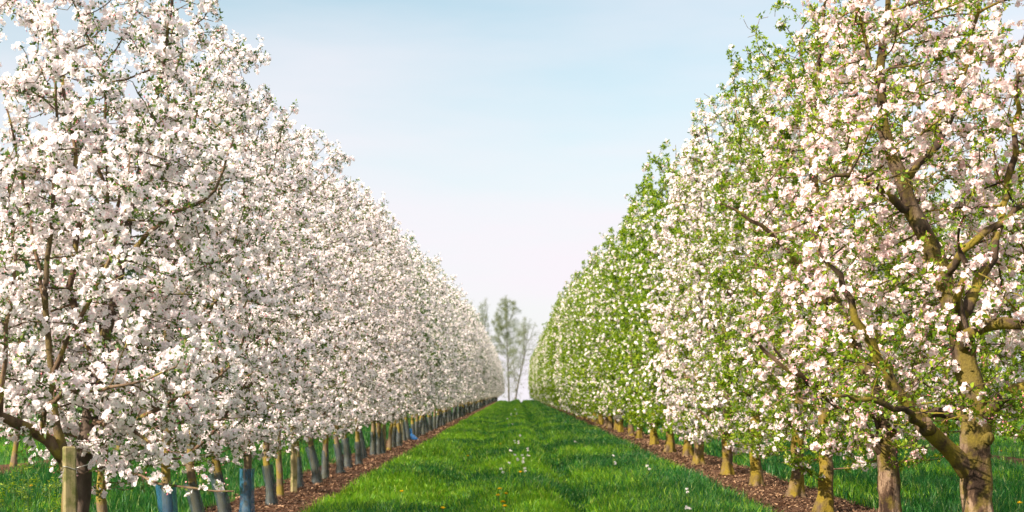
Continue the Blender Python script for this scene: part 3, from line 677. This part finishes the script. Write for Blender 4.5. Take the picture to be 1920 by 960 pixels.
# second tree on the right
dx, dy = at(1664, 0, 13.8)[0], 13.8
L_ = lambda px, py, d=13.8: loc_at(px, py, d, dx, dy)
ptsD = [(0, 0, -0.08), L_(1666, 990), L_(1666, 940), L_(1664, 860), L_(1662, 790), L_(1640, 720), L_(1600, 640), L_(1560, 560), L_(1538, 500), L_(1530, 430), L_(1524, 350), L_(1522, 270), L_(1530, 180), L_(1545, 60), L_(1550, -20)]
radD = [0.13, 0.11, 0.105, 0.1, 0.098, 0.075, 0.06, 0.055, 0.048, 0.045, 0.042, 0.036, 0.028, 0.018, 0.01]
limD = [([L_(1660, 850), L_(1620, 800, 13.7), L_(1585, 770, 13.5), L_(1520, 720, 13.3), L_(1450, 650, 13.2)], [0.05, 0.045, 0.035, 0.022, 0.01]),
        ([L_(1662, 790), L_(1600, 745, 13.6), L_(1540, 720, 13.3), L_(1470, 690, 13.1), L_(1400, 620, 13.0)], [0.05, 0.04, 0.028, 0.02, 0.01]),
        ([L_(1664, 800), L_(1720, 700, 14.0), L_(1740, 560, 14.2), L_(1720, 380, 14.3)], [0.05, 0.04, 0.03, 0.014]),
        ([L_(1560, 560), L_(1480, 470, 13.5), L_(1400, 400, 13.3), L_(1350, 380, 13.2)], [0.03, 0.024, 0.015, 0.007]),
        ([L_(1530, 430), L_(1590, 330, 13.9), L_(1610, 200, 14), L_(1600, 80, 14)], [0.028, 0.024, 0.018, 0.01])]
ENV_D = lin((0.7, 0.6, 0.6), (1.0, 1.2, 1.2), (1.8, 1.45, 1.4), (3.2, 1.4, 1.4), (4.5, 1.15, 1.25), (5.25, 0.8, 0.9), (5.8, 0.4, 0.4))
pD = make_proto(104, ptsD, radD, limD, ENV_D, 1900, M['petal_pink'], M['leaf_fresh'], 0.43, 4.4, fsz=1.05, old=True, spur=2.1, step=0.11, dk=0.14, pink=0.3, leaf_s=1.25, cap=6500,
                clus_rule=lambda c, rng: ~((c[:, 2] < 1.4) & (c[:, 0] > -0.2) & (rng.rand(len(c)) < 0.7)))

ORD = ['', 'first', 'second', 'third', 'fourth', 'fifth', 'sixth', 'seventh', 'eighth', 'ninth', 'tenth', 'eleventh', 'twelfth', 'thirteenth', 'fourteenth', 'fifteenth', 'sixteenth', 'seventeenth', 'eighteenth', 'nineteenth', 'twentieth']
TENS = {20: 'twenty', 30: 'thirty', 40: 'forty'}
def ordn(n):
    if n <= 20: return ORD[n]
    t, u = n // 10 * 10, n % 10
    return TENS[t] + '-' + ORD[u] if u else {30: 'thirtieth', 40: 'fortieth'}[t]
GL, GR = 'white-blossomed apple trees of the row left of the grass alley', 'older apple trees of the row right of the grass alley'
place(pA, ax, ay, label='white apple tree directly behind the square wooden post, forking low with a limb reaching left', group=GL)
place(pB, bx_, by_, label='white apple tree with the thick dark leaning trunk just right of the square wooden post', group=GL)
place(pC, cx, cy_, label='big old apple tree with flaking bark and sawn limb stubs, nearest the right edge', group=GR)
place(pD, dx, dy, label='pinkish apple tree with straight olive-brown trunk, next to the big flaking-bark tree', group=GR)

# left row
rng = random.Random(4)
G_grey = {id(p_): guard_mesh('trunk_guard', 0.066 + 0.006 * (k % 2), 0.01, (0.52, 0.60, 0.47, 0.56)[k % 4], M['guard_grey'], k, p_.lean) for k, p_ in enumerate(LP + LPF + [LPG])}
G_blue = {id(p_): guard_mesh('trunk_guard', 0.09, 0.01, 0.62, M['guard_blue'], 7, p_.lean) for p_ in LP}
known = [11.0, 12.35, 13.65, 14.9, 15.85, 17.45, 18.75, 20.25, 21.5, 23.2, 24.5, 26.2, 27.4, 29.0, 30.3, 31.6]
ysL = list(known); y = 31.6
while y < 226:
    y += rng.uniform(1.2, 1.5); ysL.append(y)
desc = {1: 'slim white apple tree with bare tan trunk, no sleeve, {} behind the dark leaning trunk', 2: 'white apple tree, trunk in a wide bright blue sleeve, {} behind the dark leaning trunk',
        3: 'white apple tree with a low fork and dark sleeve, {} behind the dark leaning trunk'}
for i, y in enumerate(ysL, 1):
    f = 0.92 + 0.08 * float(sm(13, 32, y)) + 0.18 * float(sm(30, 90, y))
    s = f * rng.uniform(0.95, 1.06); far = y > 34
    p = (rng.choice(LPF) if rng.random() > 0.12 else LPG) if far else LP[(i * 3 + i // 4) % 4]
    rz = (rng.choice((0, math.pi)) if far else 0) + rng.uniform(-0.4, 0.4)
    x = XL + rng.uniform(-0.06, 0.06) if i != 1 else at(203, 0, 11.0)[0]
    g_ = None
    if i in (2, 5): g_ = G_blue[id(p)]
    elif i != 1 and rng.random() < 0.93: g_ = G_grey[id(p)]
    if i in desc: lab = desc[i].format(ordn(i))
    elif i <= 40: lab = 'white apple tree with grey-sleeved yellow trunk, %s behind the dark leaning trunk' % ordn(i) if g_ else 'white apple tree with bare trunk, %s behind the dark leaning trunk' % ordn(i)
    else: lab = 'far white apple tree merging into a hedge at the left row end'
    place(p, x, y, rz, (s * (1 if i < 6 else 1.02), s, s), lab, GL if i <= 40 else 'far merged apple trees of the left row', g_)
# right row
xsR = [1552, 1483, 1425, 1367, 1318, 1286, 1259, 1223, 1197, 1180, 1165]
kinds = ['green', 'mixed', 'mixed', 'white', 'mixed', 'green', 'green', 'mixed', 'green', 'white', 'green']
ysR = [XR * F / (q - VX) for q in xsR]; y = ysR[-1]
while y < 224:
    y += rng.uniform(2.4, 2.9); ysR.append(y)
    kinds.append('white' if int(y / 11) % 3 == 0 and rng.random() < 0.85 else rng.choice(('green', 'green', 'green', 'mixed')))
kw = {'green': 'leafy green apple tree with few blossoms', 'white': 'apple tree thick with pinkish white blossom', 'mixed': 'half green, half white-blossomed apple tree'}
for i, (y, k) in enumerate(zip(ysR, kinds), 1):
    far = y > 26; p = (RPL if y > 62 else RPF if far else RP)[k]
    s = (0.925 + 0.075 * float(sm(16, 36, y)) + 0.14 * float(sm(34, 90, y))) * rng.uniform(0.98, 1.03)
    rz = rng.choice((0, math.pi / 2, math.pi, 1.5 * math.pi)) + rng.uniform(-0.15, 0.15)
    lab = ('%s, %s behind the olive-trunked tree' % (kw[k], ordn(i))) if i <= 30 else 'far apple tree merging into a green wall at the right row end'
    place(p, XR + rng.uniform(-0.08, 0.08), y, rz, (s, s, s), lab, GR if i <= 30 else 'far merged apple trees of the right row')
# neighbouring rows seen under and between the crowns
y = 3; i = 0
while y < 110:
    y += rng.uniform(1.9, 2.6); i += 1
    place(rng.choice((LPG, LPG, LPF[0])), XL2 + rng.uniform(-.1, .1), y, rng.choice((0, 3.14)), (1.05,) * 3, 'apple tree glimpsed in the next row beyond the left row', 'apple trees in the next row to the left')
y = 24; i = 0
while y < 100:
    y += rng.uniform(2.6, 3.1); i += 1
    place(RPF[rng.choice(('green', 'mixed', 'white'))], XR2 + rng.uniform(-.1, .1), y, rng.uniform(0, 6), (0.95,) * 3, 'apple tree glimpsed in the next row beyond the right row', 'apple trees in the next row to the right')

rdk = right_proto(51, 0.0, 9.0, True); rdk.leaves.materials[0] = M['leaf_hedge']; rdk.blossoms = None
for k, (x, y) in enumerate([(-13.6, 37), (-15.8, 41), (-14.6, 46), (-17.5, 50), (-15.5, 55)]):
    place(rdk, x, y, k * 1.1, (1.15, 1.15, 1.0 + 0.06 * (k % 3)), 'dark green broadleaf tree glimpsed far behind the blossom at the left', 'dark green trees behind the left rows', cat='tree', name='broadleaf_tree')

# ------------------------------------------------------------------ poplars past the end of the alley
def poplar(seed, h, wmax, lean, leafy):
    r = np.random.RandomState(seed)
    pts = [(0, 0, -0.3), (lean * .3, 0, h * .3), (lean * .7, 0, h * .6), (lean, 0, h * .96)]; rads = [0.19, 0.14, 0.08, 0.02]
    limbs = []
    for k in range(12):
        z = h * (0.22 + 0.055 * k); a = r.uniform(0, 6.28); L = wmax * r.uniform(0.5, 0.9); x0 = lean * z / h
        limbs.append(([(x0, 0, z), (x0 + math.cos(a) * L * .5, math.sin(a) * L * .5, z + h * .08), (x0 + math.cos(a) * L * .8, math.sin(a) * L * .8, z + h * .2)], [0.05, 0.035, 0.02]))
    env = lin((h * .12, wmax * .3, wmax * .3), (h * .35, wmax * .75, wmax * .75), (h * .65, wmax, wmax), (h * .85, wmax * .75, wmax * .75), (h * 1.0, wmax * .28, wmax * .28))
    z0, z1, wf = env
    rng2 = np.random.RandomState(seed); A = []
    while len(A) < 520:
        z = rng2.uniform(z0, z1); wx, wy = wf(z); a = rng2.uniform(0, 6.28); q = rng2.rand() ** .5
        A.append((lean * z / h + math.cos(a) * wx * q, math.sin(a) * wy * q, z))
    st = []
    for a, b, c in [(pts, rads, None)] + [(a, b, True) for a, b in limbs]:
        a = np.asarray(a, float); b = np.asarray(b, float); L = np.concatenate([[0], np.cumsum(np.linalg.norm(np.diff(a, axis=0), axis=1))]); n = max(3, int(L[-1] / 0.5)); t = np.linspace(0, L[-1], n)
        st.append(([np.array([np.interp(q, L, a[:, k]) for k in range(3)]) for q in t], list(np.interp(t, L, b)), c))
    P, par, fixed, nf = colonize(st, np.array(A), step=0.35, di=3.0, dk=0.55, rng=rng2, trop=(0, 0, 0.9), cap=2500)
    rr = radii(P, par, fixed, tip=0.008)
    p = Proto(); p.stubs = ()
    p.trunk = trunk_mesh(st[0][0], st[0][1], M['bark_grey'], rng2, False)
    p.branches = wood_mesh(P, par, rr, 'branches', [M['bark_grey']], 0.02, 0.0, set(range(len(st[0][0]))))
    nl = rng2.poisson(leafy * (0.25 + 1.5 * np.clip(P[:, 2] / h - 0.3, 0, 1)) * (1.4 - np.clip(P[:, 0] / wmax, -1, 1)), len(P)); li = np.repeat(np.arange(len(P)), nl)
    lp = P[li] + rng2.normal(0, 0.22, (len(li), 3))
    V, Fx, S = stamp(LF_V * np.array([1, 1.3, 1]), LF_F, lp, rot_to(rng2.normal(size=(len(li), 3)), rng2), rng2.uniform(1.7, 3.6, len(li)))
    p.leaves = mesh_np('leaves', V, Fx, S, [M['leaf_olive']]); p.blossoms = None
    return p
for px, top, d, w_, lean, leafy, lab in ((955, 560, 290, 4.4, -0.6, 42, 'tallest slender poplar behind the end of the grass alley'),
                                         (903, 566, 300, 2.3, 0.2, 36, 'narrow poplar standing above the far end of the left row, second tallest'),
                                         (878, 568, 310, 1.4, 0.2, 18, 'faint narrow poplar half hidden by the left row, beside the second tallest'),
                                         (962, 598, 280, 3.6, 3.2, 28, 'sparse leaning tree whose thin crown hangs over the gap at the alley end')):
    bxx = (px - VX) / F * d; bz = float(gz(bxx, d)); h = CAMH + (VY - top) / F * d - bz
    place(poplar(int(px), h, w_, lean, leafy), bxx, d, 0, label=lab, group='slender trees beyond the far end of the alley', cat='tree', name='poplar_tree')

# ------------------------------------------------------------------ wooden posts
def post(px, d, top, wd, lab, sharp=False, tie=False):
    x = (px - VX) / F * d; z0 = float(gz(x, d)); o = empty('wooden_post', (x, d, z0), math.radians(28)); tag(o, lab, 'post', 'wooden posts in the left row')
    mb = MB(); h = top - z0; s = wd / 2; c = wd * 0.12
    prof = [(-s + c, -s), (s - c, -s), (s, -s + c), (s, s - c), (s - c, s), (-s + c, s), (-s, s - c), (-s, -s + c)]
    V = []; Fc = []; lv = [(-0.1, 1), (h * .3, 1.01), (h * .7, 0.99), (h - c, 1.0), (h, 0.86)]
    for z, k in lv: V += [(a * k, b * k, z) for a, b in prof]
    for i in range(len(lv) - 1):
        for j in range(8): a = i * 8 + j; b = i * 8 + (j + 1) % 8; Fc.append([a, b, b + 8, a + 8])
    Fc.append([(len(lv) - 1) * 8 + j for j in range(8)]); Fc.append(list(range(8))[::-1])
    mb.add(V, Fc); link(bpy.data.objects.new('stake', mb.mesh('stake', [M['wood']], smooth=False)), o)
    if tie:
        mb = MB(); a = np.linspace(0, 2 * math.pi, 17); zt = h - 0.14
        sq = [(s * 1.12 * max(-1, min(1, 1.5 * math.cos(t))), s * 1.12 * max(-1, min(1, 1.5 * math.sin(t))), zt + 0.012 * math.sin(t * 2)) for t in a]
        mb.tube(sq, [0.0022] * 17, 5, False)
        mb.tube([(s, -s, zt), (0.12, -0.03, zt + 0.02), (0.19, 0.10, zt + 0.07), (0.17, 0.34, zt + 0.11)], [0.002] * 4, 5)
        mb.tube([(-s, -s, zt), (-0.06, -0.10, zt - 0.03), (-0.075, -0.12, zt - 0.05)], [0.002] * 3, 5)
        link(bpy.data.objects.new('tie_wire', mb.mesh('tie_wire', [M['wire']])), o)
post(130, 9.4, 1.04, 0.078, 'pale square wooden post with a wire tie, at the left of the picture', tie=True)
post(551, 19.4, 1.5, 0.075, 'weathered wooden post standing in mulch between the first grey-sleeved left trunks')
post(720, 33.0, 1.5, 0.075, 'thin olive post in front of the trunks midway along the left row')
post(752, 37.5, 1.5, 0.07, 'thin pale post right beside the crumpled blue sleeve')
# crumpled blue sleeve lying round a trunk
mb = MB(); r = np.random.RandomState(3)
zs_ = [0.0, 0.05, 0.10, 0.15, 0.2, 0.34]; rad = [0.28, 0.31, 0.24, 0.16, 0.10, 0.085]
mb.tube([(0.0, 0, z) for z in zs_], rad, 18, False, lambda i, a: 1 + 0.16 * np.cos(3 * a + i) + 0.09 * np.cos(7 * a + 2 * i))
o = bpy.data.objects.new('plastic_sleeve', mb.mesh('plastic_sleeve', [M['sleeve_blue']])); xx = (766 - VX) / F * 41.0
o.location = (xx, 41.0, float(gz(xx, 41.0)) + 0.01); tag(link(o), 'bright blue plastic sleeve crumpled round the foot of a trunk', 'plastic sleeve')

# ------------------------------------------------------------------ wildflowers
def umbel(seed, h, petal, n=13, spread=0.026):
    r = np.random.RandomState(seed); st = MB(); fl = []
    lean = r.normal(0, 0.03, 2); st.tube([(0, 0, -.02), (lean[0] * .5, lean[1] * .5, h * .5), (lean[0], lean[1], h)], [0.003, 0.0025, 0.002], 5)
    heads = [(lean[0], lean[1], h)]
    if r.rand() < 0.7:
        b = (lean[0] + r.uniform(-.08, .08), lean[1] + r.uniform(-.04, .04), h * r.uniform(.75, .95)); st.tube([(lean[0] * .5, lean[1] * .5, h * .5), b], [0.002, 0.0015], 4); heads.append(b)
    for hx, hy, hz in heads:
        for _ in range(n): q = r.normal(size=3); q /= np.linalg.norm(q); fl.append(np.array((hx, hy, hz)) + q * spread * r.uniform(.4, 1))
    fl = np.array(fl); V, Fx, S = stamp(FL_V, FL_F, fl, rot_to(r.normal(0, .8, fl.shape) + np.array([0, -0.5, 0.3]), r), r.uniform(0.42, 0.62, len(fl)))
    lv = r.uniform(0, 6.28, 8); lp = np.stack([lean[0] * .3 + 0 * lv, lean[1] * .3 + 0 * lv, h * r.uniform(.1, .6, 8)], -1)
    xa = np.stack([np.cos(lv), np.sin(lv), 0.5 + 0 * lv], -1); xa /= np.linalg.norm(xa, axis=1)[:, None]; ya = np.cross(np.array([0, 0, 1.]), xa); ya /= np.linalg.norm(ya, axis=1)[:, None]; za = np.cross(xa, ya)
    Vl, Fl, Sl = stamp(LF_V, LF_F, lp, np.stack([xa, ya, za], -1), r.uniform(1.2, 2.2, 8))
    return st.mesh('stem', [M['stem']]), mesh_np('flower_head', V, Fx, S, [petal]), mesh_np('leaves', Vl, Fl, Sl, [M['leaf_fresh']])
UM = [umbel(s, 0.27, M['petal_white']) for s in range(5)]
white_fl = [  # px, py of the flower head, where, label
    (964, 770, 'topmost white wildflower on the central ridge, farthest up the alley'), (957, 778, 'white wildflower just below the topmost one on the central ridge'),
    (968, 779, 'white wildflower in the farthest cluster, on its right side'), (952, 787, 'white wildflower at the left of the farthest cluster'), (960, 797, 'white wildflower lowest in the farthest cluster'),
    (972, 822, 'white wildflower at the top right of the middle cluster'), (963, 828, 'large round white wildflower head at the top of the middle cluster'), (971, 836, 'small white wildflower under the top pair of the middle cluster'),
    (958, 851, 'white wildflower at the left side of the middle cluster'), (964, 857, 'white wildflower in the heart of the middle cluster'), (966, 865, 'white wildflower below the heart of the middle cluster'),
    (978, 859, 'white wildflower right of the heart of the middle cluster'), (988, 851, 'white wildflower at the right edge of the middle cluster, upper of two'), (990, 859, 'white wildflower at the right edge of the middle cluster, lower of two'),
    (954, 872, 'white wildflower at the lower left of the middle cluster'), (977, 872, 'white wildflower at the bottom of the middle cluster'), (939, 880, 'lone white wildflower left of the middle cluster'),
    (983, 888, 'bright white wildflower just above the single dandelion on the ridge'), (1077, 829, 'lone tiny white flower on the right half of the alley'), (1150, 858, 'small white wildflower in long grass near the right mulch strip'),
    (1151, 869, 'lower white wildflower in long grass near the right mulch strip'), (1215, 876, 'white flower low in the grass by the right mulch strip'), (1287, 915, 'white wildflower near the bottom by the right mulch strip edge'), (1284, 957, 'white flower cut by the bottom edge of the picture at right')]
for k, (px, py, lab) in enumerate(white_fl):
    d = (CAMH - 0.21) * F / (py - VY); x = (px - VX) / F * d
    sc_ = 0.85 if d < 60 else 1.1
    o = empty('wildflower', (x, d, float(gz(x, d))), k * 1.3, (sc_,) * 3); tag(o, lab, 'wildflower', 'white wildflowers in the alley grass')
    for nme, me in zip(('stem', 'flower_head', 'leaves'), UM[k % 5]): link(bpy.data.objects.new(nme, me), o)
def dandelion():
    mb = MB(); r = np.random.RandomState(2); n = 44; a = r.uniform(0, 6.28, n); el = r.uniform(0.1, 1.2, n)
    xa = np.stack([np.cos(a) * np.cos(el), np.sin(a) * np.cos(el), np.sin(el)], -1); ya = np.cross(np.array([0, 0, 1.]), xa); ya /= np.linalg.norm(ya, axis=1)[:, None]; za = np.cross(xa, ya)
    V, Fx, S = stamp(LF_V * np.array([0.75, 0.4, 1]), LF_F, np.tile([0, 0, 0.14], (n, 1)), np.stack([xa, ya, za], -1), np.full(n, 1.0))
    mb.tube([(0, 0, -0.02), (0, 0.004, 0.07), (0, 0, 0.142)], [0.003, 0.003, 0.004], 6)
    return mb.mesh('stem', [M['stem']]), mesh_np('flower_head', V, Fx, S, [M['dandelion']])
DN = dandelion()
for k, (px, py, lab) in enumerate([(938, 833, 'single dandelion left of the middle white wildflowers'), (976, 895, 'dandelion right under the bright white wildflower on the ridge'), (966, 785, 'tiny far dandelion within the farthest white wildflowers'),
        (877, 853, 'lone dandelion on the left half of the alley'), (753, 918, 'dandelion near the left mulch strip'), (937, 928, 'dandelion at the top of the bottom cluster'), (934, 937, 'dandelion at the left of the bottom cluster'),
        (949, 936, 'wide dandelion at the right of the bottom cluster'), (943, 950, 'dandelion in the middle below the bottom cluster'), (946, 959, 'dandelion cut by the bottom edge of the picture'), (830, 955, 'lone dandelion at the bottom, left of the cluster'),
        (95, 882, 'dandelion in shade left of the square wooden post'), (58, 915, 'lower dandelion in shade left of the square wooden post'), (1877, 850, 'dandelion right of the big flaking trunk'), (1912, 950, 'dandelion in the bottom right corner')]):
    d = (CAMH - 0.14) * F / (py - VY); x = (px - VX) / F * d; o = empty('dandelion', (x, d, float(gz(x, d))), k * 1.1, (1.5, 1.5, 1.15)); tag(o, lab, 'dandelion', 'yellow dandelions in the grass')
    for nme, me in zip(('stem', 'flower_head'), DN): link(bpy.data.objects.new(nme, me), o)
# tall leafy weeds at the lower left
for k, (px, py, d, lab) in enumerate([(52, 878, 14.0, 'tall cow parsley plant left of the post, the highest of three'), (92, 905, 13.5, 'cow parsley plant nearest the square wooden post'), (22, 905, 13.2, 'cow parsley plant at the left edge of the picture')]):
    x = (px - VX) / F * d; h = CAMH + (VY - py) / F * d; r = np.random.RandomState(60 + k); st = MB(); pos = []
    st.tube([(0, 0, -.02), (0.01, 0, h * .5), (0, 0, h)], [0.005, 0.004, 0.002], 6); tips = [(0, 0, h)]
    for q in range(7):
        z = h * (.3 + .09 * q); a = r.uniform(0, 6.28); L = r.uniform(.08, .2); t = (math.cos(a) * L, math.sin(a) * L, z + .1); st.tube([(0.005, 0, z), t], [0.003, 0.0015], 4); tips.append(t)
    pos = np.concatenate([np.array(t) + r.normal(0, .03, (34, 3)) for t in tips])
    V, Fx, S = stamp(LF_V, LF_F, pos, rot_to(r.normal(0, .6, pos.shape) + np.array([0, 0, 1]), r), r.uniform(.5, 1.0, len(pos)))
    o = empty('cow_parsley', (x, d, float(gz(x, d)))); tag(o, lab, 'plant', 'cow parsley plants left of the post')
    link(bpy.data.objects.new('stem', st.mesh('stem', [M['stem']])), o); link(bpy.data.objects.new('leaves', mesh_np('leaves', V, Fx, S, [M['leaf_fresh']])), o)
